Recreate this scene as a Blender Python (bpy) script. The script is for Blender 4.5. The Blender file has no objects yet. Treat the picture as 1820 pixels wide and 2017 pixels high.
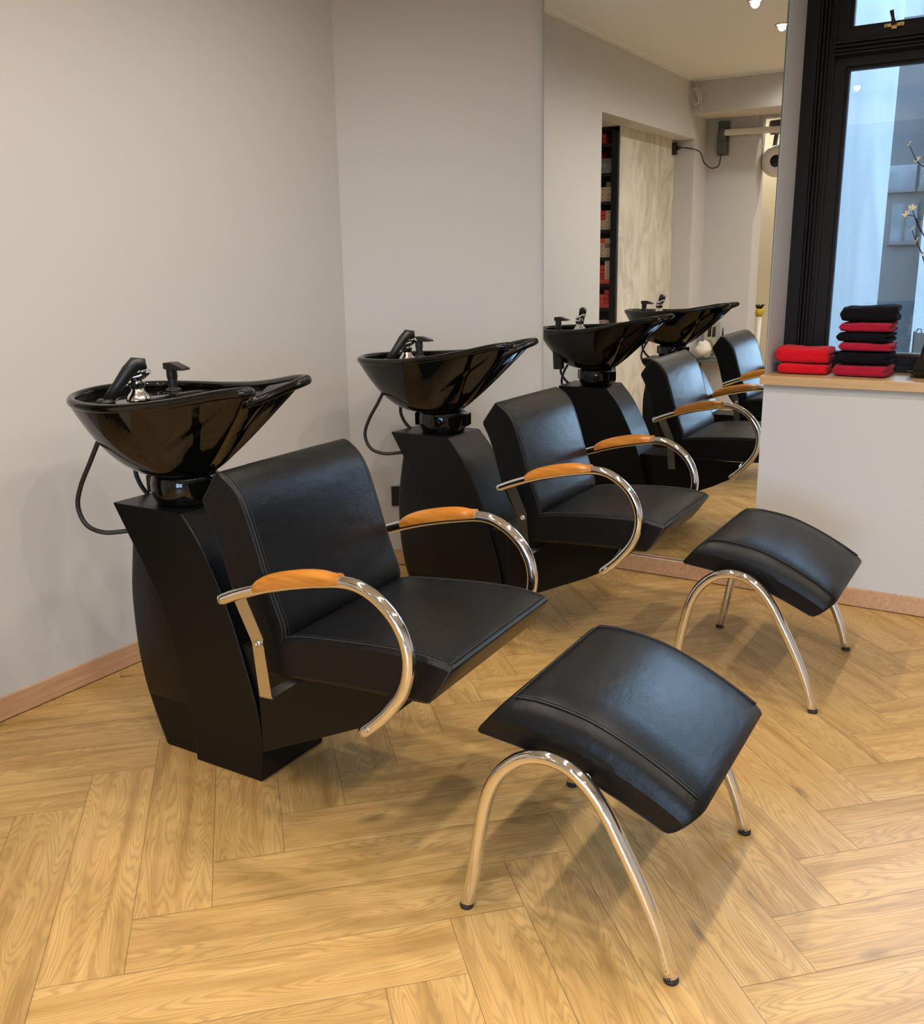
import bpy, bmesh, math, random
from mathutils import Vector, Matrix, noise
import numpy as np

random.seed(7)
scene = bpy.context.scene
COL = scene.collection

# ------------------------------------------------------------------ camera
CAM_H = 1.26
yaw, pitch, roll = math.radians(31.809), math.radians(14.463), math.radians(-0.799)
F = Vector((math.cos(yaw) * math.cos(pitch), math.sin(yaw) * math.cos(pitch), -math.sin(pitch)))
R0 = Vector((math.sin(yaw), -math.cos(yaw), 0.0))
U0 = R0.cross(F)
Rv = R0 * math.cos(roll) + U0 * math.sin(roll)
Uv = -R0 * math.sin(roll) + U0 * math.cos(roll)
cam_data = bpy.data.cameras.new('camera')
cam = bpy.data.objects.new('camera', cam_data)
COL.objects.link(cam)
cam.matrix_world = Matrix(((Rv.x, Uv.x, -F.x, 0), (Rv.y, Uv.y, -F.y, 0), (Rv.z, Uv.z, -F.z, CAM_H), (0, 0, 0, 1)))
cam_data.sensor_fit = 'HORIZONTAL'
cam_data.sensor_width = 36.0
cam_data.lens = 1850.5 / 1820.0 * 36.0
cam_data.clip_start = 0.02
scene.camera = cam

# ------------------------------------------------------------------ view, world, daylight
scene.view_settings.view_transform = 'Standard'
scene.view_settings.look = 'None'
scene.view_settings.exposure = 0.17
scene.view_settings.gamma = 1.0
scene.view_settings.use_curve_mapping = False
DAY = 17.0            # strength of the overcast sky
LAMP_W = 27.0        # watts of one ceiling downlight
LAMP_COL = (1.0, 0.90, 0.80)
world = bpy.data.worlds.new('sky')
scene.world = world
world.use_nodes = True
bgn = world.node_tree.nodes['Background']
bgn.inputs['Color'].default_value = (0.50, 0.71, 1.0, 1)
bgn.inputs['Strength'].default_value = DAY
try:
    scene.cycles.use_denoising = True
except Exception:
    pass

# ------------------------------------------------------------------ room constants
XM = 3.6515      # mirror wall
YL = 2.48        # left wall
ZC = 2.575        # ceiling
XF = -0.923      # end of left wall (short far wall)
XW = 3.955       # window frame plane
YR = 0.905       # left edge of the window recess
SILL = 0.857

# ------------------------------------------------------------------ materials
def nodes_of(name):
    m = bpy.data.materials.new(name)
    m.use_nodes = True
    nt = m.node_tree
    return m, nt, nt.nodes['Principled BSDF']

def N(nt, typ, **kw):
    n = nt.nodes.new(typ)
    for k, v in kw.items():
        if k in n.inputs:
            n.inputs[k].default_value = v
        else:
            setattr(n, k, v)
    return n

def simple(name, col, rough=0.5, metal=0.0, bump=None, spec=None, coat=None, vary=None):
    m, nt, b = nodes_of(name)
    b.inputs['Base Color'].default_value = (*col, 1)
    b.inputs['Roughness'].default_value = rough
    b.inputs['Metallic'].default_value = metal
    if spec is not None:
        b.inputs['Specular IOR Level'].default_value = spec
    if coat is not None:
        b.inputs['Coat Weight'].default_value = coat
        b.inputs['Coat Roughness'].default_value = 0.03
    tc = N(nt, 'ShaderNodeTexCoord')
    if bump:
        sc, st, dist = bump
        nz = N(nt, 'ShaderNodeTexNoise'); nz.inputs['Scale'].default_value = sc
        nz.inputs['Detail'].default_value = 6
        nt.links.new(tc.outputs['Object'], nz.inputs['Vector'])
        bp = N(nt, 'ShaderNodeBump'); bp.inputs['Strength'].default_value = st
        bp.inputs['Distance'].default_value = dist
        nt.links.new(nz.outputs['Fac'], bp.inputs['Height'])
        nt.links.new(bp.outputs['Normal'], b.inputs['Normal'])
    if vary:
        sc, amt = vary
        nz = N(nt, 'ShaderNodeTexNoise'); nz.inputs['Scale'].default_value = sc
        nz.inputs['Detail'].default_value = 4
        nt.links.new(tc.outputs['Object'], nz.inputs['Vector'])
        mx = N(nt, 'ShaderNodeMix', data_type='RGBA')
        mx.inputs[6].default_value = tuple(c * (1 - amt) for c in col) + (1,)
        mx.inputs[7].default_value = tuple(min(1, c * (1 + amt)) for c in col) + (1,)
        nt.links.new(nz.outputs['Fac'], mx.inputs[0])
        nt.links.new(mx.outputs[2], b.inputs['Base Color'])
    return m

def wood_material(name, c1, c2, scale=(1.2, 22, 22), rough=0.4, coord='Object', bump=0.1, knots=0.0):
    m, nt, b = nodes_of(name)
    tc = N(nt, 'ShaderNodeTexCoord')
    mp = N(nt, 'ShaderNodeMapping'); mp.inputs['Scale'].default_value = scale
    nt.links.new(tc.outputs[coord], mp.inputs['Vector'])
    nz = N(nt, 'ShaderNodeTexNoise'); nz.inputs['Scale'].default_value = 1.0
    nz.inputs['Detail'].default_value = 8; nz.inputs['Distortion'].default_value = 1.2
    nt.links.new(mp.outputs['Vector'], nz.inputs['Vector'])
    cr = N(nt, 'ShaderNodeValToRGB')
    cr.color_ramp.elements[0].position = 0.3; cr.color_ramp.elements[0].color = (*c1, 1)
    cr.color_ramp.elements[1].position = 0.7; cr.color_ramp.elements[1].color = (*c2, 1)
    nt.links.new(nz.outputs['Fac'], cr.inputs['Fac'])
    nt.links.new(cr.outputs['Color'], b.inputs['Base Color'])
    b.inputs['Roughness'].default_value = rough
    bp = N(nt, 'ShaderNodeBump'); bp.inputs['Strength'].default_value = bump; bp.inputs['Distance'].default_value = 0.001
    nt.links.new(nz.outputs['Fac'], bp.inputs['Height']); nt.links.new(bp.outputs['Normal'], b.inputs['Normal'])
    return m

def floor_material():
    m, nt, b = nodes_of('oak_floor')
    L = nt.links
    uv = N(nt, 'ShaderNodeUVMap', uv_map='plank')     # metres along / across the plank
    rn = N(nt, 'ShaderNodeUVMap', uv_map='which')     # random pair per plank
    sp = N(nt, 'ShaderNodeSeparateXYZ'); L.new(uv.outputs['UV'], sp.inputs[0])
    sr = N(nt, 'ShaderNodeSeparateXYZ'); L.new(rn.outputs['UV'], sr.inputs[0])
    def math_(op, a, bb=None, c=None):
        n = N(nt, 'ShaderNodeMath', operation=op)
        for i, v in enumerate((a, bb, c)):
            if v is None: continue
            if isinstance(v, (int, float)): n.inputs[i].default_value = v
            else: L.new(v, n.inputs[i])
        return n.outputs[0]
    off1 = math_('MULTIPLY', sr.outputs[0], 37.0)
    off2 = math_('MULTIPLY', sr.outputs[1], 53.0)
    # warp used by the growth rings
    cw = N(nt, 'ShaderNodeCombineXYZ')
    L.new(math_('MULTIPLY_ADD', sp.outputs[0], 1.35, off1), cw.inputs[0])
    L.new(math_('MULTIPLY_ADD', sp.outputs[1], 10.0, off2), cw.inputs[1])
    L.new(off2, cw.inputs[2])
    nz = N(nt, 'ShaderNodeTexNoise'); nz.inputs['Scale'].default_value = 1.0; nz.inputs['Detail'].default_value = 2.5
    nz.inputs['Roughness'].default_value = 0.45
    L.new(cw.outputs[0], nz.inputs['Vector'])
    ring = math_('SINE', math_('MULTIPLY', nz.outputs['Fac'], 235.0))
    ring = math_('MULTIPLY_ADD', ring, 0.5, 0.5)
    # fine pores
    cp = N(nt, 'ShaderNodeCombineXYZ')
    L.new(math_('MULTIPLY_ADD', sp.outputs[0], 14.0, off2), cp.inputs[0])
    L.new(math_('MULTIPLY_ADD', sp.outputs[1], 420.0, off1), cp.inputs[1])
    np_ = N(nt, 'ShaderNodeTexNoise'); np_.inputs['Scale'].default_value = 1.0; np_.inputs['Detail'].default_value = 3
    L.new(cp.outputs[0], np_.inputs['Vector'])
    # broad colour streaks along the plank
    cs = N(nt, 'ShaderNodeCombineXYZ')
    L.new(math_('MULTIPLY_ADD', sp.outputs[0], 2.0, off2), cs.inputs[0])
    L.new(math_('MULTIPLY_ADD', sp.outputs[1], 26.0, off1), cs.inputs[1])
    ns = N(nt, 'ShaderNodeTexNoise'); ns.inputs['Scale'].default_value = 1.0; ns.inputs['Detail'].default_value = 5
    ns.inputs['Distortion'].default_value = 0.6
    L.new(cs.outputs[0], ns.inputs['Vector'])
    cr = N(nt, 'ShaderNodeValToRGB')
    e = cr.color_ramp.elements
    e[0].position = 0.25; e[0].color = (0.32, 0.185, 0.055, 1)
    e[1].position = 0.75; e[1].color = (0.58, 0.380, 0.148, 1)
    mid = e.new(0.5); mid.color = (0.495, 0.302, 0.104, 1)
    L.new(ns.outputs['Fac'], cr.inputs['Fac'])
    # knots
    ck = N(nt, 'ShaderNodeCombineXYZ')
    L.new(math_('MULTIPLY_ADD', sp.outputs[0], 2.6, off1), ck.inputs[0])
    L.new(math_('MULTIPLY_ADD', sp.outputs[1], 6.0, off2), ck.inputs[1])
    vk = N(nt, 'ShaderNodeTexVoronoi'); vk.inputs['Scale'].default_value = 1.0
    L.new(ck.outputs[0], vk.inputs['Vector'])
    kn = N(nt, 'ShaderNodeMapRange'); kn.inputs['From Min'].default_value = 0.03; kn.inputs['From Max'].default_value = 0.12
    kn.inputs['To Min'].default_value = 0.5; kn.inputs['To Max'].default_value = 1.0
    L.new(vk.outputs['Distance'], kn.inputs['Value'])
    # combine: base * (ring shade) * pores * plank tone * knots
    rs = math_('MULTIPLY_ADD', math_('MULTIPLY', math_('POWER', ring, 2.5), ns.outputs['Fac']), -0.42, 1.06)
    ps = math_('MULTIPLY_ADD', np_.outputs['Fac'], 0.34, 0.83)
    ts = math_('MULTIPLY_ADD', sr.outputs[0], 0.16, 0.92)
    tot = math_('MULTIPLY', math_('MULTIPLY', rs, ps), math_('MULTIPLY', ts, kn.outputs[0]))
    # joints: distance to the plank's own edge
    eu = math_('MINIMUM', sp.outputs[0], math_('SUBTRACT', 5 * PW, sp.outputs[0]))
    ev = math_('MINIMUM', sp.outputs[1], math_('SUBTRACT', PW, sp.outputs[1]))
    ed = math_('MINIMUM', eu, ev)
    jr = N(nt, 'ShaderNodeMapRange'); jr.inputs['From Min'].default_value = 0.0004; jr.inputs['From Max'].default_value = 0.0013
    jr.inputs['To Min'].default_value = 0.45; jr.inputs['To Max'].default_value = 1.0
    L.new(ed, jr.inputs['Value'])
    tot = math_('MULTIPLY', tot, jr.outputs[0])
    mx = N(nt, 'ShaderNodeMix', data_type='RGBA', blend_type='MULTIPLY'); mx.inputs[0].default_value = 1.0
    L.new(cr.outputs['Color'], mx.inputs[6])
    cc = N(nt, 'ShaderNodeCombineColor')
    for i in range(3): L.new(tot, cc.inputs[i])
    L.new(cc.outputs[0], mx.inputs[7])
    L.new(mx.outputs[2], b.inputs['Base Color'])
    b.inputs['Roughness'].default_value = 0.38
    rr = math_('MULTIPLY_ADD', np_.outputs['Fac'], 0.25, 0.27)
    L.new(rr, b.inputs['Roughness'])
    bp = N(nt, 'ShaderNodeBump'); bp.inputs['Strength'].default_value = 0.35; bp.inputs['Distance'].default_value = 0.0008
    hh = math_('ADD', math_('MULTIPLY', ring, -0.6), math_('MULTIPLY', jr.outputs[0], 1.5))
    L.new(hh, bp.inputs['Height']); L.new(bp.outputs['Normal'], b.inputs['Normal'])
    return m

def leather_material():
    m, nt, b = nodes_of('black_leatherette')
    tc = N(nt, 'ShaderNodeTexCoord')
    vo = N(nt, 'ShaderNodeTexVoronoi'); vo.inputs['Scale'].default_value = 420
    n1 = N(nt, 'ShaderNodeTexNoise'); n1.inputs['Scale'].default_value = 34; n1.inputs['Detail'].default_value = 5
    n2 = N(nt, 'ShaderNodeTexNoise'); n2.inputs['Scale'].default_value = 6; n2.inputs['Detail'].default_value = 3
    mp = N(nt, 'ShaderNodeMapping'); mp.inputs['Scale'].default_value = (0.4, 1.0, 1.0)
    nt.links.new(tc.outputs['Object'], vo.inputs['Vector'])
    nt.links.new(tc.outputs['Object'], mp.inputs['Vector'])
    nt.links.new(mp.outputs['Vector'], n1.inputs['Vector'])
    nt.links.new(tc.outputs['Object'], n2.inputs['Vector'])
    b1 = N(nt, 'ShaderNodeBump'); b1.inputs['Strength'].default_value = 0.25; b1.inputs['Distance'].default_value = 0.0006
    b2 = N(nt, 'ShaderNodeBump'); b2.inputs['Strength'].default_value = 0.35; b2.inputs['Distance'].default_value = 0.0045
    nt.links.new(vo.outputs['Distance'], b1.inputs['Height'])
    nt.links.new(n1.outputs['Fac'], b2.inputs['Height'])
    nt.links.new(b2.outputs['Normal'], b1.inputs['Normal'])
    nt.links.new(b1.outputs['Normal'], b.inputs['Normal'])
    b.inputs['Base Color'].default_value = (0.0045, 0.0045, 0.0048, 1)
    b.inputs['Specular IOR Level'].default_value = 0.25
    mr = N(nt, 'ShaderNodeMapRange'); mr.inputs['To Min'].default_value = 0.30; mr.inputs['To Max'].default_value = 0.44
    nt.links.new(n2.outputs['Fac'], mr.inputs['Value'])
    nt.links.new(mr.outputs[0], b.inputs['Roughness'])
    return m

def glass_material():
    m, nt, b = nodes_of('window_glass')
    nt.nodes.remove(b)
    out = nt.nodes['Material Output']
    gl = N(nt, 'ShaderNodeBsdfGlossy'); gl.inputs['Roughness'].default_value = 0.0
    tr = N(nt, 'ShaderNodeBsdfTransparent'); tr.inputs['Color'].default_value = (0.93, 0.97, 0.98, 1)
    fr = N(nt, 'ShaderNodeFresnel'); fr.inputs['IOR'].default_value = 1.6
    ml = N(nt, 'ShaderNodeMath', operation='MULTIPLY'); ml.inputs[1].default_value = 1.8
    mx = N(nt, 'ShaderNodeMixShader')
    nt.links.new(fr.outputs[0], ml.inputs[0]); nt.links.new(ml.outputs[0], mx.inputs[0])
    nt.links.new(tr.outputs[0], mx.inputs[1]); nt.links.new(gl.outputs[0], mx.inputs[2])
    nt.links.new(mx.outputs[0], out.inputs['Surface'])
    return m

def emission(name, col, st):
    m, nt, b = nodes_of(name)
    b.inputs['Base Color'].default_value = (*col, 1)
    b.inputs['Emission Color'].default_value = (*col, 1)
    b.inputs['Emission Strength'].default_value = st
    return m

def towel_material(name, col):
    m, nt, b = nodes_of(name)
    tc = N(nt, 'ShaderNodeTexCoord')
    nz = N(nt, 'ShaderNodeTexNoise'); nz.inputs['Scale'].default_value = 420; nz.inputs['Detail'].default_value = 3
    nt.links.new(tc.outputs['Object'], nz.inputs['Vector'])
    mx = N(nt, 'ShaderNodeMix', data_type='RGBA')
    mx.inputs[6].default_value = tuple(c * 0.45 for c in col) + (1,)
    mx.inputs[7].default_value = tuple(min(1, c * 1.5) for c in col) + (1,)
    nt.links.new(nz.outputs['Fac'], mx.inputs[0]); nt.links.new(mx.outputs[2], b.inputs['Base Color'])
    b.inputs['Roughness'].default_value = 0.95
    b.inputs['Sheen Weight'].default_value = 0.08 if max(col) > .1 else 0.0
    b.inputs['Specular IOR Level'].default_value = 0.15
    bp = N(nt, 'ShaderNodeBump'); bp.inputs['Strength'].default_value = 0.9; bp.inputs['Distance'].default_value = 0.004
    nt.links.new(nz.outputs['Fac'], bp.inputs['Height']); nt.links.new(bp.outputs['Normal'], b.inputs['Normal'])
    return m

def plaster_panel_material(name, c1, c2, scale):
    m, nt, b = nodes_of(name)
    tc = N(nt, 'ShaderNodeTexCoord')
    mp = N(nt, 'ShaderNodeMapping'); mp.inputs['Scale'].default_value = scale
    nz = N(nt, 'ShaderNodeTexNoise'); nz.inputs['Scale'].default_value = 1; nz.inputs['Detail'].default_value = 9
    nz.inputs['Roughness'].default_value = 0.6; nz.inputs['Distortion'].default_value = 1.6
    nt.links.new(tc.outputs['Object'], mp.inputs[0]); nt.links.new(mp.outputs[0], nz.inputs['Vector'])
    cr = N(nt, 'ShaderNodeValToRGB')
    cr.color_ramp.elements[0].position = 0.36; cr.color_ramp.elements[0].color = (*c1, 1)
    cr.color_ramp.elements[1].position = 0.60; cr.color_ramp.elements[1].color = (*c2, 1)
    nt.links.new(nz.outputs['Fac'], cr.inputs['Fac']); nt.links.new(cr.outputs['Color'], b.inputs['Base Color'])
    b.inputs['Roughness'].default_value = 0.75
    return m

PW = 0.1555          # plank width of the floor
M = {}
M['wall'] = simple('grey_wall_paint', (0.56, 0.558, 0.548), 0.85, bump=(160, 0.05, 0.001))
M['ceiling'] = simple('white_ceiling_paint', (0.79, 0.81, 0.82), 0.9, bump=(60, 0.04, 0.001))
M['floor'] = floor_material()
M['skirt'] = wood_material('beech_skirting', (0.46, 0.26, 0.14), (0.60, 0.37, 0.215), (3, 60, 60), 0.45)
M['sillwood'] = wood_material('oak_sill', (0.47, 0.29, 0.13), (0.60, 0.40, 0.20), (40, 3, 40), 0.35)
M['dark'] = simple('dark_brown_joinery', (0.009, 0.0075, 0.0085), 0.55, bump=(80, 0.05, 0.001), spec=0.25)
M['mirror'] = simple('mirror_silver', (0.88, 0.90, 0.89), 0.0, 1.0)
M['mirror_edge'] = simple('polished_glass_edge', (0.25, 0.33, 0.30), 0.1)
M['leather'] = leather_material()
M['seam'] = simple('black_thread', (0.02, 0.02, 0.02), 0.7)
M['ceramic'] = simple('black_glazed_ceramic', (0.004, 0.0038, 0.0036), 0.035, spec=0.5)
M['shell'] = simple('matt_black_shell', (0.004, 0.004, 0.004), 0.34, bump=(500, 0.08, 0.0005), spec=0.24)
M['chrome'] = simple('chrome', (0.80, 0.79, 0.77), 0.06, 1.0)
M['steel'] = simple('brushed_steel', (0.62, 0.60, 0.56), 0.24, 1.0, bump=(300, 0.05, 0.0005))
M['rubber'] = simple('black_rubber', (0.012, 0.012, 0.012), 0.5)
M['plastic'] = simple('black_plastic', (0.013, 0.013, 0.012), 0.38)
M['beech'] = wood_material('varnished_beech', (0.37, 0.125, 0.014), (0.53, 0.205, 0.028), (60, 6, 60), 0.25, bump=0.03)
M['concrete'] = plaster_panel_material('pale_concrete_panel', (0.47, 0.44, 0.375), (0.66, 0.62, 0.54), (5.0, 5.0, 2.4))
M['blackboard'] = simple('black_laminate', (0.008, 0.008, 0.008), 0.4)
M['greyplastic'] = simple('grey_plastic', (0.10, 0.105, 0.105), 0.4)
M['whiteplastic'] = simple('white_plastic', (0.72, 0.69, 0.64), 0.35)
M['cable'] = simple('white_cable', (0.75, 0.73, 0.68), 0.5)
M['brass'] = simple('old_brass', (0.55, 0.40, 0.17), 0.35, 1.0)
M['glass'] = glass_material()
M['towel_red'] = towel_material('bright_red_terry', (0.78, 0.006, 0.018))
M['towel_wine'] = towel_material('crimson_terry', (0.42, 0.010, 0.035))
M['towel_black'] = towel_material('black_terry', (0.006, 0.006, 0.007))
M['facade'] = plaster_panel_material('pale_render', (0.085, 0.098, 0.10), (0.115, 0.130, 0.132), (1.5, 1.5, 0.6))
M['street_wall'] = simple('slate_render', (0.0085, 0.011, 0.0125), 0.8, vary=(1.5, 0.2))
M['street_refl_glass'] = simple('street_or_reflected_glass', (0.022, 0.032, 0.039), 0.12, vary=(9, 0.7))
M['asphalt'] = simple('asphalt', (0.025, 0.0265, 0.028), 0.9, vary=(4, 0.2))
M['blossom'] = simple('cream_blossom', (0.85, 0.78, 0.62), 0.6)
M['branch'] = simple('black_branch', (0.010, 0.009, 0.012), 0.5)
M['petal_white'] = simple('crumpled_white_paper', (0.75, 0.70, 0.60), 0.8, bump=(30, 0.8, 0.01))
M['yellow'] = simple('mustard_paper', (0.55, 0.37, 0.03), 0.7)
M['cream'] = simple('cream_wall_paint', (0.62, 0.56, 0.42), 0.85)
M['bulb'] = emission('lamp_glow', (1.0, 0.86, 0.66), 30.0)
BOXCOL = {
    'red': (0.55, 0.02, 0.015), 'orange red': (0.62, 0.07, 0.02), 'beige': (0.60, 0.47, 0.33), 'pink beige': (0.62, 0.40, 0.32),
    'blue grey': (0.24, 0.30, 0.33), 'olive grey': (0.17, 0.17, 0.12), 'dark purple': (0.05, 0.03, 0.07)}
for k, c in BOXCOL.items():
    M['box_' + k] = simple('carton_' + k.replace(' ', '_'), c, 0.5)
M['boxprint'] = simple('carton_grey_print', (0.22, 0.17, 0.15), 0.6)

# ------------------------------------------------------------------ geometry helpers
class MB:
    def __init__(self):
        self.v = []; self.f = []; self.mi = []; self.sm = []
    def add(self, verts, faces, mi=0, smooth=True):
        o = len(self.v)
        self.v += [tuple(p) for p in verts]
        for f in faces:
            self.f.append(tuple(i + o for i in f)); self.mi.append(mi); self.sm.append(smooth)
        return self
    def rings(self, rings, closed=True, cap=True, mi=0, smooth=True, loop=False):
        n = len(rings[0]); vs = [p for r in rings for p in r]; fs = []
        m = len(rings)
        for i in range(m if loop else m - 1):
            a = i * n; b = ((i + 1) % m) * n
            for j in range(n if closed else n - 1):
                k = (j + 1) % n
                fs.append((a + j, a + k, b + k, b + j))
        self.add(vs, fs, mi, smooth)
        if cap and not loop:
            o = len(self.v) - len(vs)
            self.f.append(tuple(o + j for j in range(n))[::-1]); self.mi.append(mi); self.sm.append(False)
            self.f.append(tuple(o + (m - 1) * n + j for j in range(n))); self.mi.append(mi); self.sm.append(False)
        return self
    def box(self, lo, hi, mi=0):
        x0, y0, z0 = lo; x1, y1, z1 = hi
        vs = [(x0, y0, z0), (x1, y0, z0), (x1, y1, z0), (x0, y1, z0), (x0, y0, z1), (x1, y0, z1), (x1, y1, z1), (x0, y1, z1)]
        fs = [(0, 3, 2, 1), (4, 5, 6, 7), (0, 1, 5, 4), (1, 2, 6, 5), (2, 3, 7, 6), (3, 0, 4, 7)]
        return self.add(vs, fs, mi, False)
    def tube(self, pts, r, n=16, closed=False, mi=0, sy=1.0, up=None):
        pts = [Vector(p) for p in pts]; m = len(pts)
        rr = r if isinstance(r, (list, tuple)) else [r] * m
        T = []
        for i in range(m):
            a = pts[(i - 1) % m] if (closed or i > 0) else pts[i]
            b = pts[(i + 1) % m] if (closed or i < m - 1) else pts[i]
            T.append((b - a).normalized())
        ref = Vector(up) if up else (Vector((0, 0, 1)) if abs(T[0].z) < 0.9 else Vector((1, 0, 0)))
        nrm = (ref - T[0] * ref.dot(T[0])).normalized(); rings = []
        for i in range(m):
            nrm = (nrm - T[i] * nrm.dot(T[i])).normalized()
            bn = T[i].cross(nrm)
            rings.append([pts[i] + nrm * (rr[i] * math.cos(a)) + bn * (rr[i] * sy * math.sin(a)) for a in [2 * math.pi * k / n for k in range(n)]])
        return self.rings(rings, True, not closed, mi, True, loop=closed)
    def lathe(self, prof, c=(0, 0, 0), axis='z', n=32, mi=0, cap=True, mat=None):
        rings = []
        for r, h in prof:
            ring = []
            for k in range(n):
                a = 2 * math.pi * k / n
                p = Vector((r * math.cos(a), r * math.sin(a), h))
                if axis == 'x': p = Vector((h, r * math.cos(a), r * math.sin(a)))
                if axis == 'y': p = Vector((r * math.sin(a), h, r * math.cos(a)))
                if mat: p = mat @ p
                ring.append(p + Vector(c))
            rings.append(ring)
        return self.rings(rings, True, cap, mi)
    def xf(self, fn):
        self.v = [tuple(fn(Vector(p))) for p in self.v]; return self
    def build(self, name, mats, parent=None, bevel=0.0, seg=3, sub=0, sharp=None, solid=0.0):
        me = bpy.data.meshes.new(name)
        me.from_pydata([tuple(p) for p in self.v], [], self.f)
        if not isinstance(mats, (list, tuple)): mats = [mats]
        for m in mats: me.materials.append(m)
        me.polygons.foreach_set('material_index', self.mi)
        me.polygons.foreach_set('use_smooth', self.sm)
        bm = bmesh.new(); bm.from_mesh(me)
        bmesh.ops.recalc_face_normals(bm, faces=bm.faces)
        bm.to_mesh(me); bm.free()
        if sharp is not None:
            for p in me.polygons: p.use_smooth = True
            me.set_sharp_from_angle(angle=math.radians(sharp))
        me.update()
        o = bpy.data.objects.new(name, me); COL.objects.link(o)
        if parent is not None: o.parent = parent
        if bevel:
            for p in me.polygons: p.use_smooth = True
            b = o.modifiers.new('soft_edges', 'BEVEL'); b.width = bevel; b.segments = seg
            b.limit_method = 'ANGLE'; b.angle_limit = math.radians(32); b.harden_normals = True
        if sub:
            s = o.modifiers.new('smooth', 'SUBSURF'); s.levels = sub; s.render_levels = sub
        return o

def cr_curve(pts, n=8, closed=False):
    """Catmull-Rom through pts"""
    P = [Vector(p) for p in pts]; m = len(P); out = []
    rng = range(m if closed else m - 1)
    for i in rng:
        if closed: a, b, c, d = P[(i - 1) % m], P[i], P[(i + 1) % m], P[(i + 2) % m]
        else:
            b, c = P[i], P[i + 1]
            a = P[i - 1] if i > 0 else b * 2 - c
            d = P[i + 2] if i + 2 < m else c * 2 - b
        for k in range(n):
            t = k / n
            out.append(0.5 * ((2 * b) + (c - a) * t + (2 * a - 5 * b + 4 * c - d) * t * t + (3 * b - a - 3 * c + d) * t ** 3))
    if not closed: out.append(P[-1])
    return out

def empty(name, loc, rz=0.0):
    o = bpy.data.objects.new(name, None); COL.objects.link(o)
    o.location = loc; o.rotation_euler = (0, 0, rz); o.empty_display_size = 0.1
    return o
def tag(o, label=None, cat=None, group=None, kind=None):
    if label: o['label'] = label
    if cat: o['category'] = cat
    if group: o['group'] = group
    if kind: o['kind'] = kind
    return o
def struct(name, mb, mat, **kw):
    return tag(mb.build(name, mat, **kw), kind='structure')
def kids(o): return [c for c in bpy.data.objects if c.parent == o]
def copy_tree(o, parent=None):
    c = o.copy(); COL.objects.link(c)
    if parent is not None: c.parent = parent
    for ch in kids(o):
        copy_tree(ch, c)
    return c

# ------------------------------------------------------------------ room shell
DX, DY = 3.105, YL          # corner of left wall and slanted wall
WT = 0.2
fl = bpy.data.meshes.new('floor')
bm = bmesh.new()
uvl = bm.loops.layers.uv.new('plank'); rnl = bm.loops.layers.uv.new('which')
FP = (1.577, 1.986)         # a joint of the herringbone
p0 = (FP[0] + FP[1]) / math.sqrt(2); q0 = (FP[0] - FP[1]) / math.sqrt(2) + 0.003
for j in range(-40, 42):
    for n_ in range(-6, 7):
        for kind in (0, 1):
            # planks along p: cells i in [j-5, j-1]; planks along q: at column i, rows i-4 .. i
            if kind == 0:
                pa, pb, qa, qb = j - 5 + 10 * n_, j + 10 * n_, j, j + 1
            else:
                i = j; pa, pb, qa, qb = i, i + 1, i - 4 + 10 * n_, i + 1 + 10 * n_
            cs = []
            for (a, b_) in ((pa, qa), (pb, qa), (pb, qb), (pa, qb)):
                p = p0 + a * PW; q = q0 + b_ * PW
                cs.append(((p + q) / math.sqrt(2), (p - q) / math.sqrt(2)))
            mx_ = sum(c[0] for c in cs) / 4; my_ = sum(c[1] for c in cs) / 4
            if not (-4.4 < mx_ < 4.4 and -3.2 < my_ < 4.0): continue
            vs = [bm.verts.new((c[0], c[1], 0)) for c in cs]
            f = bm.faces.new(vs)
            if f.normal.z < 0: pass
            r1, r2 = random.random(), random.random()
            LL = 5 * PW
            uvs = ((0, 0), (LL, 0), (LL, PW), (0, PW)) if kind == 0 else ((0, 0), (0, PW), (LL, PW), (LL, 0))
            for lp, u_ in zip(f.loops, uvs):
                lp[uvl].uv = u_; lp[rnl].uv = (r1, r2)
bmesh.ops.recalc_face_normals(bm, faces=bm.faces)
for f in bm.faces:
    if f.normal.z < 0: f.normal_flip()
bm.to_mesh(fl); bm.free(); fl.materials.append(M['floor'])
flo = bpy.data.objects.new('floor', fl); COL.objects.link(flo); tag(flo, kind='structure')

YB = -2.8; XB = -3.2        # far ends of the salon
struct('ceiling', MB().box((XB - WT, YB - WT, ZC), (XW + 0.1, 3.9, ZC + 0.1)), M['ceiling'])
# left wall with the recess (x -0.131 .. 1.724, up to 2.19)
NX0, NX1, NZ, NY = -0.569, 1.412, 2.155, 2.649
PX = 0.655         # end of the pale panel
wl = MB()
wl.box((NX1, YL, 0), (DX + 0.25, YL + 0.162, ZC))
wl.box((NX0, YL, NZ), (NX1, YL + 0.162, ZC))
wl.box((XF - 0.27, YL, 0), (NX0, NY, ZC))
wl.box((NX0, YL + 0.162, NZ), (PX, NY, ZC))
wl.box((XF, NY, 0), (0.44, NY + 0.2, ZC)).box((0.44, NY, NZ), (PX, NY + 0.2, ZC))
wl.box((PX, NY, NZ), (NX1 + .2, 3.6, ZC)).box((0.2, NY + 0.2, NZ), (PX, 3.6, ZC))
wl.box((NX1, YL + 0.162, 0), (NX1 + 0.1, 3.6, ZC))
wl.box((0.2, 3.5, 0), (NX1 + 0.1, 3.6, ZC))
wl.box((0.2, NY + 0.2, 0), (0.3, 3.5, ZC))
struct('wall_left', wl, M['wall'])
cp = MB()
for a, b in ((NX0 + 0.002, 0.098), (0.100, PX)):
    cp.box((a, NY - 0.006, 0.0), (b, NY, NZ))
struct('trim_1', cp, M['concrete'])
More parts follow.
